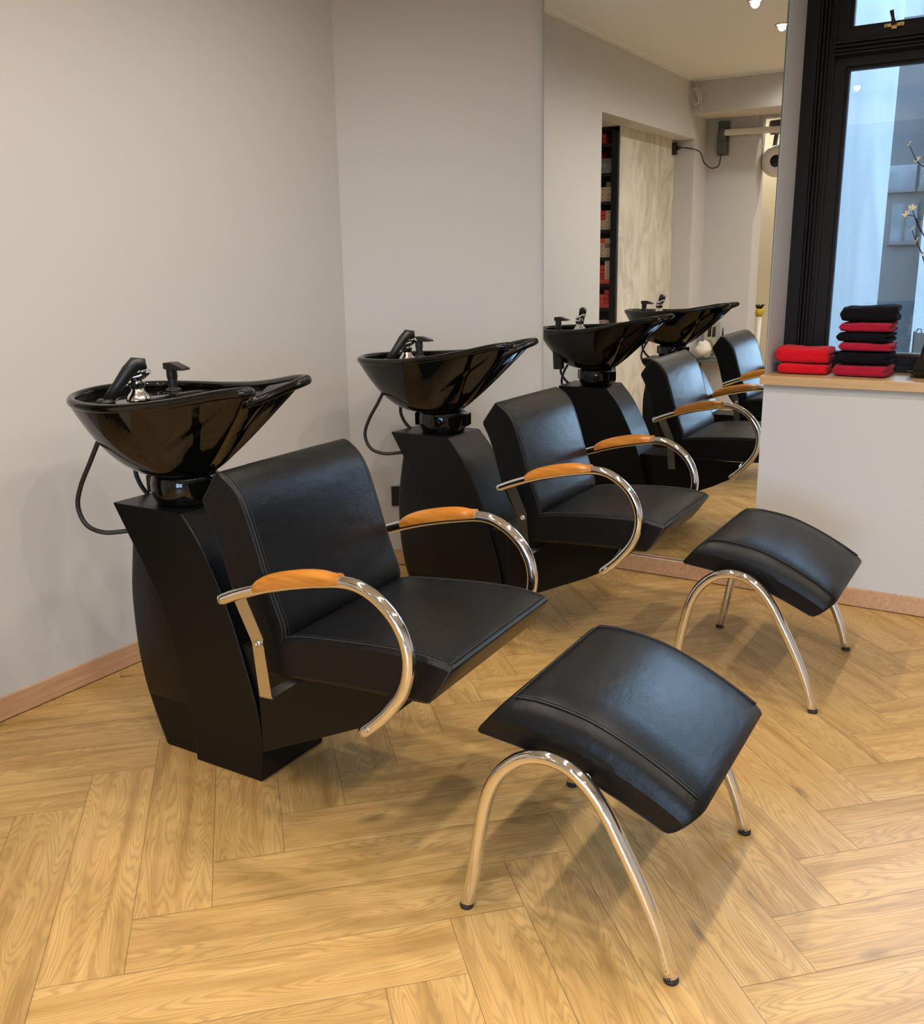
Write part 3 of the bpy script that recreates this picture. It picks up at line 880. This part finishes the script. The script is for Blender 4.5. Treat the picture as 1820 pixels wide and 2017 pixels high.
        plate([(.228, .560), (.262, .572), (.303, .483), (.299, .465), (.288, .458), (.276, .462), (.268, .476)], Sb, Sb + th * sg)
        plate([(.268, .470), (.300, .470), (.314, .344), (.279, .341)], Sb - th * sg, Sb)
        br.rings([[chair_xf(L3(s, a, b)) for a, b in ((.279, .341), (.314, .344), (.340, .3475), (.305, .3445))] for s in (Sb, .14 * sg)] , smooth=False) if False else None
        x0, x1 = sorted((Sb, .15 * sg))
        br.rings([[chair_xf(L3(s, a, b)) for a, b in ((.279, .3405), (.316, .3430), (.316, .3460), (.279, .3435))] for s in (x0, x1)], smooth=False)
        bo2 = br.build('arm_bracket', M['steel'], root)
        pv = MB().lathe([(0, 0), (.0085, 0), (.0085, .003), (.006, .005), (.003, .005), (.0025, .002), (0, .002)], (0, 0, 0), 'x', 20)
        pos2 = chair_xf(L3(Sb + th * sg, .288, .471))
        pv.xf(lambda p: flip @ p + pos2)
        pv.build('pivot_bolt', M['steel'], bo2)
        # knob behind the pivot
        # rail below the seat edge
        rl = MB()
        rl.rings([[chair_xf(L3(.172 * sg + a, t, z + b)) for a, b in ((-.010, 0), (.010, 0), (.010, .012), (-.010, .012))] for t, z in ((.30, .373), (.62, .384))], smooth=False)
        rl.tube([chair_xf(L3(.16 * sg, .585, .378)), chair_xf(L3(.26 * sg, .588, .357)), chair_xf(L3(.286 * sg, .59, .350))], .007, 10)
        rl.build('seat_rail', M['chrome'], root)
    kb = MB().lathe([(0, -.285), (.026, -.285), (.030, -.278), (.030, -.245), (0, -.245)], (0, 0, 0), 'x', 24)
    return root, basin

unit, basin1 = make_unit()
unit.location = (1.675, 1.700, 0); unit.rotation_euler = (0, 0, math.radians(0.6))
tag(unit, 'black shampoo chair with glazed basin nearest the camera, by the left wall', 'shampoo chair', 'black shampoo chairs with basins')
unit2 = copy_tree(unit)
unit2.location = (2.914, 1.694, 0); unit2.rotation_euler = (0, 0, math.radians(-0.6))
unit2['label'] = 'black shampoo chair with glazed basin farther back, next to the tall mirror'
# each basin sits slightly differently on its swivel neck
def pose_basin(u, rx, ry, rz, d=(0, 0, 0)):
    b = [c for c in kids(u) if c.name.startswith('basin')][0]
    piv = Vector(L3(0, -.165, .76))
    Mx = Matrix.Translation(piv + Vector(d)) @ Matrix.Rotation(rz, 4, 'Z') @ Matrix.Rotation(rx, 4, 'X') @ Matrix.Rotation(ry, 4, 'Y') @ Matrix.Translation(-piv)
    b.matrix_local = Mx
pose_basin(unit, 0, math.radians(-1.8), 0)
pose_basin(unit2, math.radians(-2.0), 0, math.radians(3.5), (-.018, .004, 0))

# ------------------------------------------------------------------ footstools
def make_stool():
    root = empty('footstool', (0, 0, 0))
    bc = [(-.206, .384), (-.101, .373), (-.007, .354), (.091, .321), (.190, .278)]
    hc = [(-.146, .458), (-.085, .463), (.010, .450), (.090, .422), (.165, .386), (.225, .351), (.250, .330)]
    W = .243
    half = [(W - .003, .62, .0), (W, .50, .0), (W - .004, .36, 0), (W - .010, .20, 0), (W - .020, .07, 0), (W - .034, 0.0, 0), (.13, 0, 0), (.06, 0, 0)]
    sec = [(-s, a, b, 0.004 if i < 2 else 0) for i, (s, a, b) in enumerate(half)] + [(0, 0, 0, 0)] + [(s, a, b, 0.004 if (len(half) - 1 - i) < 2 else 0) for i, (s, a, b) in enumerate(half[::-1])]
    pad = cushion(bc, hc, sec, 16, crown=0.010, rad=.016)
    po_ = pad.build('cushion', M['leather'], root, bevel=0.014, seg=4)
    H = smooth_curve(hc, 34)
    for sg in (-1, 1):
        MB().tube([L3(sg * (W - .030), p.x, p.y + .0022) for p in H[1:-2]], .0016, 8).build('seam', M['seam'], po_)
        MB().tube([L3(sg * (W - .037), p.x, p.y + .0032) for p in H[1:-2]], .0009, 6).build('stitching', M['seam'], po_)
    MB().tube([L3(s, H[1].x, H[1].y + .003 + .008 * (1 - (s / .21) ** 2) * .4) for s in np.linspace(-.212, .212, 14)], .0014, 8).build('seam', M['seam'], po_)
    arch = [(-.215, .010), (-.207, .045), (-.198, .090), (-.183, .184), (-.165, .268), (-.139, .323), (-.098, .364), (-.050, .381), (-.003, .376), (.036, .353), (.075, .309), (.114, .242), (.154, .166), (.187, .091), (.213, .010)]
    for sg in (-1, 1):
        lg = MB().tube(cr_curve([L3(sg * .266, a, b) for a, b in arch], 5), .0138, 20, up=(1, 0, 0)).build('arched_leg', M['chrome'], root)
        for a in (-.2155, .2135):
            MB().lathe([(0, 0), (.0135, 0), (.0142, .0012), (.0142, .0065), (.0136, .008), (0, .008)], L3(sg * .266, a, 0), 'z', 20).build('foot_cap', M['rubber'], lg)
    cb = MB()
    for t_, z_ in ((-.09, .360), (.03, .348)):
        cb.tube([L3(-.266, t_, z_), L3(.266, t_, z_)], .009, 12)
    cb.build('crossbar', M['chrome'], root)
    return root
st1 = make_stool()
st1.location = (1.681, .667, 0); st1.rotation_euler = (0, 0, math.radians(1.4))
tag(st1, 'black leatherette footstool on chrome arches, closest to the camera', 'footstool', 'black footstools with chrome arches')
st2 = copy_tree(st1)
st2.location = (2.920, .672, 0); st2.rotation_euler = (0, 0, math.radians(.3))
st2['label'] = 'black leatherette footstool on chrome arches beside the window wall'

# ------------------------------------------------------------------ towels on the sill
def towel(name, mat, w, d, h, loc, rz, seed, lumps=0.012, sag=0.0):
    mb = MB(); nu, nv, nw = 26, 12, 8
    rnd = random.Random(seed); rings = []
    # superelliptic cross-section in (x depth, z) swept along y (width)
    nn = 44
    for i in range(nu + 1):
        f = -1 + 2 * i / nu
        e = (1 - abs(f) ** 8) ** 0.25 if abs(f) < 1 else 0.0
        ring = []
        for k in range(nn):
            a = 2 * math.pi * k / nn; c, s = math.cos(a), math.sin(a)
            x = math.copysign(abs(c) ** .35, c) * (d / 2) * (0.93 + .07 * e)
            z = math.copysign(abs(s) ** .55, s) * (h / 2) * (0.25 + .75 * e)
            y = f * w / 2
            pinch = math.exp(-(z / (h * .12)) ** 2)
            if f < 0: y += lumps * pinch * max(0, (abs(f) - .80) / .2)    # the open, folded end
            x -= math.copysign(.010, x) * pinch * (1 if x > 0 else .15)
            z += sag * math.sin(f * 2.2 + seed) * (s > 0)
            q = noise.noise(Vector((x * 24 + seed, y * 24, z * 30))) * .0035
            ring.append(Vector((x + q, y + q * .6, z + h / 2 + (q * .8 if s > -.2 else 0))))
        rings.append(ring)
    mb.rings(rings)
    o = mb.build(name, mat)
    o.location = loc; o.rotation_euler = (0, 0, rz)
    return o
TX = 3.745
z = SILL + .001
tag(towel('folded_towel', M['towel_red'], .185, .15, .040, (TX + .045, .785, z), .05, 3), 'bright red folded towel lying directly on the sill, lower of the low pair', 'towel', 'bright red towels')
tag(towel('folded_towel', M['towel_red'], .200, .15, .060, (TX + .045, .788, z + .042), .0, 5, sag=.004), 'bright red folded towel on top of the low pair', 'towel', 'bright red towels')
z = SILL + .001
stack = [('wine', .048, .195, 'crimson folded towel at the bottom of the tall stack'), ('black', .052, .185, 'black folded towel second from the bottom of the tall stack'),
         ('wine', .036, .190, 'crimson folded towel third from the bottom of the tall stack'), ('black', .040, .180, 'thin black folded towel third from the top of the tall stack'),
         ('wine', .040, .185, 'crimson folded towel just under the top black towel'), ('black', .062, .195, 'thick black folded towel on top of the tall stack')]
for i, (c, h, w, lab) in enumerate(stack):
    tag(towel('folded_towel', M['towel_' + c], w + .004 * (i % 2), .17, h - .005, (3.790, .572 - .004 * (i % 3) + .002, z), math.radians(-4 + 3 * (i % 3)), 11 + i, lumps=.02, sag=.003 if i == 5 else .0015), lab, 'towel', 'towels in the tall stack')
    z += h - .0035

# ------------------------------------------------------------------ black dish, vase and branch
vs = empty('flower_vase', (3.85, .316, SILL)); tag(vs, 'glossy black vase on a square black dish, right end of the sill', 'vase')
d_ = MB()
sq = lambda r, z: [Vector((x * r, y * r, z)) for x, y in ((-1, -1), (1, -1), (1, 1), (-1, 1))]
d_.rings([sq(.076, 0.0), sq(.106, .024), sq(.110, .028), sq(.103, .028), sq(.074, .008)], smooth=False)
d_.build('dish', M['ceramic'], vs, bevel=.002, seg=2)
v_ = MB().rings([sq(.090, .012), sq(.094, .03), sq(.074, .085), sq(.062, .15), sq(.066, .17), sq(.058, .17), sq(.05, .10)], smooth=False)
v_.build('vase_body', M['ceramic'], vs, bevel=.003, seg=2)
br = empty('blossom_branch', (3.85, .300, SILL)); tag(br, 'thin dark branch with small cream blossoms standing in the black vase', 'branch')
def bl_flower(mb, p, s, seed):
    rnd = random.Random(seed); ax = Vector((rnd.uniform(-1, .2), rnd.uniform(-.2, 1), rnd.uniform(.2, 1))).normalized()
    q = Vector((0, 0, 1)).rotation_difference(ax)
    for k in range(5):
        a = 2 * math.pi * k / 5
        rg = []
        for f, wd in ((0.05, .12), (.45, .42), (.8, .5), (1.0, .2)):
            u = Vector((math.cos(a), math.sin(a), 0)); w2 = Vector((-math.sin(a), math.cos(a), 0))
            rg.append([p + q @ ((u * f + w2 * wd * g + Vector((0, 0, .35 * f + .06 * h_))) * s) for g, h_ in ((-1, 0), (0, -1), (1, 0), (0, 1))])
        mb.rings(rg)
stems = [
    [(0, 0, .14), (.0, -.03, .35), (-.01, .03, .58), (-.03, .11, .70), (-.05, .165, .745), (-.055, .195, .80)],
    [(0, 0, .14), (-.02, .02, .30), (-.04, .075, .43), (-.045, .13, .51), (-.05, .155, .56), (-.05, .185, .57)],
    [(-.045, .13, .51), (-.05, .15, .545), (-.05, .168, .59)],
    [(0, 0, .14), (-.01, .01, .33), (-.03, .09, .37), (-.04, .125, .44), (-.045, .15, .49), (-.05, .16, .515)],
    [(-.01, .03, .58), (-.04, .10, .62), (-.05, .13, .70), (-.05, .12, .86)],
]
bm_ = MB()
for s_ in stems: bm_.tube(cr_curve(s_, 6), [.0035 - .0022 * i / (len(cr_curve(s_, 6)) - 1) for i in range(len(cr_curve(s_, 6)))], 8)
bm_.build('twig', M['branch'], br)
bpos = [(-.055, .195, .803), (-.05, .165, .752), (-.045, .135, .775), (-.05, .185, .572), (-.05, .168, .592), (-.05, .16, .52), (-.047, .142, .480), (-.04, .115, .432), (-.05, .12, .87), (-.048, .13, .70)]
for i, p in enumerate(bpos):
    fb = MB(); bl_flower(fb, Vector(p), .013, i); fb.build('blossom', M['blossom'], br)

# ------------------------------------------------------------------ shelf of colour cartons (seen in the mirror)
SX, SY0, SY1, SZ1 = 0.675, 2.651, 3.22, 2.153
levels = [2.046, 1.849, 1.656, 1.462, 1.269, 1.081, .906, .72, .54, .36, .18]
sh = empty('carton_shelf', (SX - .1, (SY0 + SY1) / 2, 0)); tag(sh, 'tall black shelf unit full of small cartons in the wall recess, seen in the mirror', 'shelf')
o = Vector((-(SX - .1), -(SY0 + SY1) / 2, 0))
fr_ = MB()
fr_.box((SX - .22, SY0, 0), (SX, SY0 + .048, SZ1)); fr_.box((SX - .22, SY1 - .03, 0), (SX, SY1, SZ1))
fr_.box((SX - .22, SY0, SZ1 - .02), (SX, SY1, SZ1)); fr_.box((SX - .23, SY0, 0), (SX - .22, SY1, SZ1))
fr_.xf(lambda p: p + o); fr_.build('shelf_carcass', M['blackboard'], sh)
for lz_ in levels:
    b_ = MB().box((SX - .219, SY0 + .031, lz_ - .022), (SX - .004, SY1 - .031, lz_)); b_.xf(lambda p: p + o); b_.build('shelf_board', M['blackboard'], sh)
cart = {}
ordn = ['top', 'second', 'third', 'fourth', 'fifth', 'sixth', 'seventh', 'eighth']
Rr, Oo, Bb, Pp, Gg, Ol, Du = 'red', 'orange red', 'beige', 'pink beige', 'blue grey', 'olive grey', 'dark purple'
lay = [  # columns from the upright outwards, bottom to top
    [[], [Rr, Rr], [Rr, Rr]],
    [[Gg, Gg, Ol], [Gg, Gg, Ol], [Oo, Oo, Oo, Rr]],
    [[Bb, Bb, Bb, Ol], [Bb, Bb, Pp], [Bb, Ol, Ol]],
    [[Bb, Bb, Bb, Bb], [Pp, Bb, Rr, Rr], [Rr, Rr, Rr, Bb, Ol]],
    [[Bb, Bb, Ol, Pp], [Bb, Bb, Pp, Oo], [Du, Du, Du, Du]],
    [[Oo, Pp, Bb, Bb, Bb], [Oo, Rr, Rr, Rr], [Rr, Rr, Ol, Ol]],
    [[Oo, Rr, Rr, Rr], [Oo, Oo, Oo], [Ol, Bb, Rr]],
    [[Bb, Bb, Pp], [Oo, Rr, Pp], [Bb, Ol]],
]
CW, CHT = .0415, .0330
for li, cols in enumerate(lay):
    for ci, col in enumerate(cols):
        for ri, cname in enumerate(col):
            if cname not in cart:
                cb_ = MB().box((-.17, -CW / 2 + .0008, 0.0004), (0, CW / 2 - .0008, CHT - .0004))
                c_o = cb_.build('carton', M['box_' + cname], bevel=.0008, seg=1)
                MB().box((0.0, -.008, .010), (.0006, .008, .014)).box((0.0, -.006, .018), (.0006, .006, .0235)).build('print', M['boxprint'], c_o)
                cart[cname] = c_o; oo = c_o
            else:
                oo = copy_tree(cart[cname])
            oo.location = (SX - .012 - random.uniform(0, .006), SY0 + .072 + CW * ci, levels[li] + ri * CHT + .0005)
            oo['category'] = 'carton'
            oo['label'] = f"{cname} carton on the {ordn[li]} board of the black shelf"
            oo['group'] = f"{cname} cartons on the {ordn[li]} shelf board"

# ------------------------------------------------------------------ wall arm dryer and cables (seen in the mirror)
dy = empty('hood_dryer', (XF, 2.35, 2.205)); tag(dy, 'grey wall bracket with white swing arm carrying a round hood dryer, seen in the mirror', 'hair dryer')
p_ = MB().box((0, -.055, -.16), (.022, .040, .105)); p_.build('wall_plate', M['greyplastic'], dy, bevel=.006)
p_ = MB().box((.02, -.045, -.145), (.075, .030, -.045)).lathe([(0, -.045), (.036, -.045), (.036, .03), (.030, .045), (0, .05)], (.055, -.005, .0), 'z', 28)
p_.build('hinge_housing', M['greyplastic'], dy, bevel=.004)
MB().rings([[Vector((x + dx_, y, z_)) for dx_, z_ in ((-.02, -.012), (.02, -.012), (.024, .0), (.02, .034), (-.02, .034), (-.024, .0))] for x, y in ((.06, -.03), (-.03, -.56))], smooth=False).build('swing_arm', M['whiteplastic'], dy, bevel=.004)
hood = MB()
hood.lathe([(.048, -.03), (.090, -.050), (.116, -.03), (.126, .0), (.116, .05), (.07, .08), (.0, .085)], (-.19, -.40, -.215), 'x', 40, mat=Matrix.Rotation(math.radians(180), 4, 'Z'), cap=False)
hood.build('hood', M['whiteplastic'], dy)
MB().lathe([(0, .0), (.054, .0), (.054, .03), (0, .03)], (-.19, -.40, -.215), 'x', 30).build('air_grille', M['blackboard'], dy)
MB().tube([(-.10, -.44, .055), (-.20, -.40, .075), (-.24, -.38, .04), (-.26, -.36, -.10), (-.24, -.36, -.20)], .018, 12).tube([(-.09, -.36, .035), (-.13, -.44, .045)], .055, 16).build('joint', M['greyplastic'], dy)
ol = MB().box((-.552, NY - .036, 2.045), (-.500, NY - .006, 2.135)).build('wall_socket', M['plastic'], bevel=.003)
tag(ol, 'black wall socket at the right edge of the pale panel, seen in the mirror', 'socket')
ol2 = MB()
cd = cr_curve([(-.526, NY - .040, 2.095), (-.535, NY - .09, 2.095), (-.60, 2.452, 2.065), (-.70, 2.435, 1.985), (-.78, 2.40, 1.945), (-.845, 2.355, 1.965), (-.865, 2.345, 2.055)], 8)
ol2.tube(cd, .0048, 10); ol2.lathe([(0, -.03), (.012, -.03), (.016, 0), (0, 0)], (-.526, NY - .038, 2.095), 'y', 16)
tag(ol2.build('power_cord', M['rubber']), 'black power cord sagging between the socket and the grey bracket', 'cord')
cb = MB()
for k in range(4):
    c0 = Vector((.012 + .012 * k, 2.425 + .006 * k, 2.47 - .004 * k))
    cb.tube([c0 + Vector((.018 * math.sin(a) * (k % 2 - .5), .033 * math.cos(a) + .014 * math.sin(a), .058 * math.sin(a))) for a in [2 * math.pi * i / 28 for i in range(28)]], .0034, 8, closed=True)
cb.tube(cr_curve([(.012, 2.45, 2.588), (.012, 2.44, 2.55), (.02, 2.425, 2.525)], 6), .0026, 8)
cb.tube(cr_curve([(.02, 2.42, 2.50), (.03, 2.38, 2.50), (.035, 2.34, 2.515)], 6), .0022, 8)
cb.tube(cr_curve([(.02, 2.40, 2.43), (.02, 2.385, 2.40), (.02, 2.392, 2.365), (.02, 2.405, 2.372)], 6), .0022, 8)
cb.xf(lambda p: p + Vector((-.431, .002, -.015)))
tag(cb.build('cable_coil', M['cable']), 'coil of white cable hanging from the ceiling corner, seen in the mirror', 'cable')
# socket low on the slanted wall
dvec = (Vector((XM, 1.842)) - Vector((DX, DY))).normalized(); nvec = Vector((-dvec.y, dvec.x)) * -1
cpt = Vector((3.240, 2.323)); so = MB()
for (a0, a1, n0, n1, z0, z1) in ((-.040, .040, 0, .012, .27, .355),):
    c = [cpt + dvec * a0 + nvec * n0, cpt + dvec * a1 + nvec * n0, cpt + dvec * a1 + nvec * n1, cpt + dvec * a0 + nvec * n1]
    so.add([(p.x, p.y, zz) for zz in (z0, z1) for p in c], [(0, 1, 2, 3), (7, 6, 5, 4), (0, 4, 5, 1), (1, 5, 6, 2), (2, 6, 7, 3), (3, 7, 4, 0)], 0, False)
tag(so.build('wall_socket', M['plastic'], bevel=.002), 'black socket low on the slanted wall behind the farther shampoo chair', 'socket')

# ------------------------------------------------------------------ styling station bits seen in the mirror
stn = empty('tool_station', (XF, 2.34, .0)); tag(stn, 'grey tool holder box on a small wall shelf, seen in the mirror', 'tool holder')
MB().box((0.002, -.16, .385), (.32, .12, .395)).box((.002, .11, .10), (.02, .12, .385)).build('glass_shelf', M['greyplastic'], stn)
MB().box((0.01, -.045, .396), (.12, .065, .695)).build('holder_box', M['steel'], stn, bevel=.004)
for yy in (-.022, .016):
    MB().tube([(.134, yy, .58), (.134, yy, .645), (.134, yy - .004, .665)], .011, 12).build('clipper', M['plastic'], stn)
MB().tube([(.09, -.09, .396), (.09, -.09, .60), (.09, -.09, .655)], [.010, .009, .004], 10).build('brush', M['plastic'], stn)
wp = MB(); rg = []
for i in range(11):
    a = math.pi * i / 10; ring = []
    for k in range(16):
        b = 2 * math.pi * k / 16; v3 = Vector((math.sin(a) * math.cos(b), math.sin(a) * math.sin(b), math.cos(a)))
        r_ = .068 * (1 + .45 * noise.noise(v3 * 2.7)); ring.append(v3 * r_ + Vector((-.69, 2.372, .478)))
    rg.append(ring)
wp.rings(rg)
tag(wp.build('crumpled_paper', M['petal_white']), 'crumpled white paper in front of the grey tool holder, seen in the mirror', 'paper')
cn = empty('paper_cone', (-1.32, 2.065, 0)); tag(cn, 'tall pale cone with a mustard top and dark tuft at the mirror edge', 'decoration')
MB().tube([(0, 0, .0), (0, 0, .35), (0, 0, .715)], [.012, .014, .026], 16).build('cone_body', M['whiteplastic'], cn)
MB().tube([(0, 0, .715), (0, 0, .785)], [.026, .050], 16).build('cone_top', M['yellow'], cn)
tf = MB()
for k in range(9):
    a = k * .7; tf.tube([(0, 0, .775), (.03 * math.cos(a), .03 * math.sin(a), .81), (.055 * math.cos(a), .045 * math.sin(a), .822)], [.010, .008, .002], 8)
tf.build('tuft', M['blackboard'], cn)
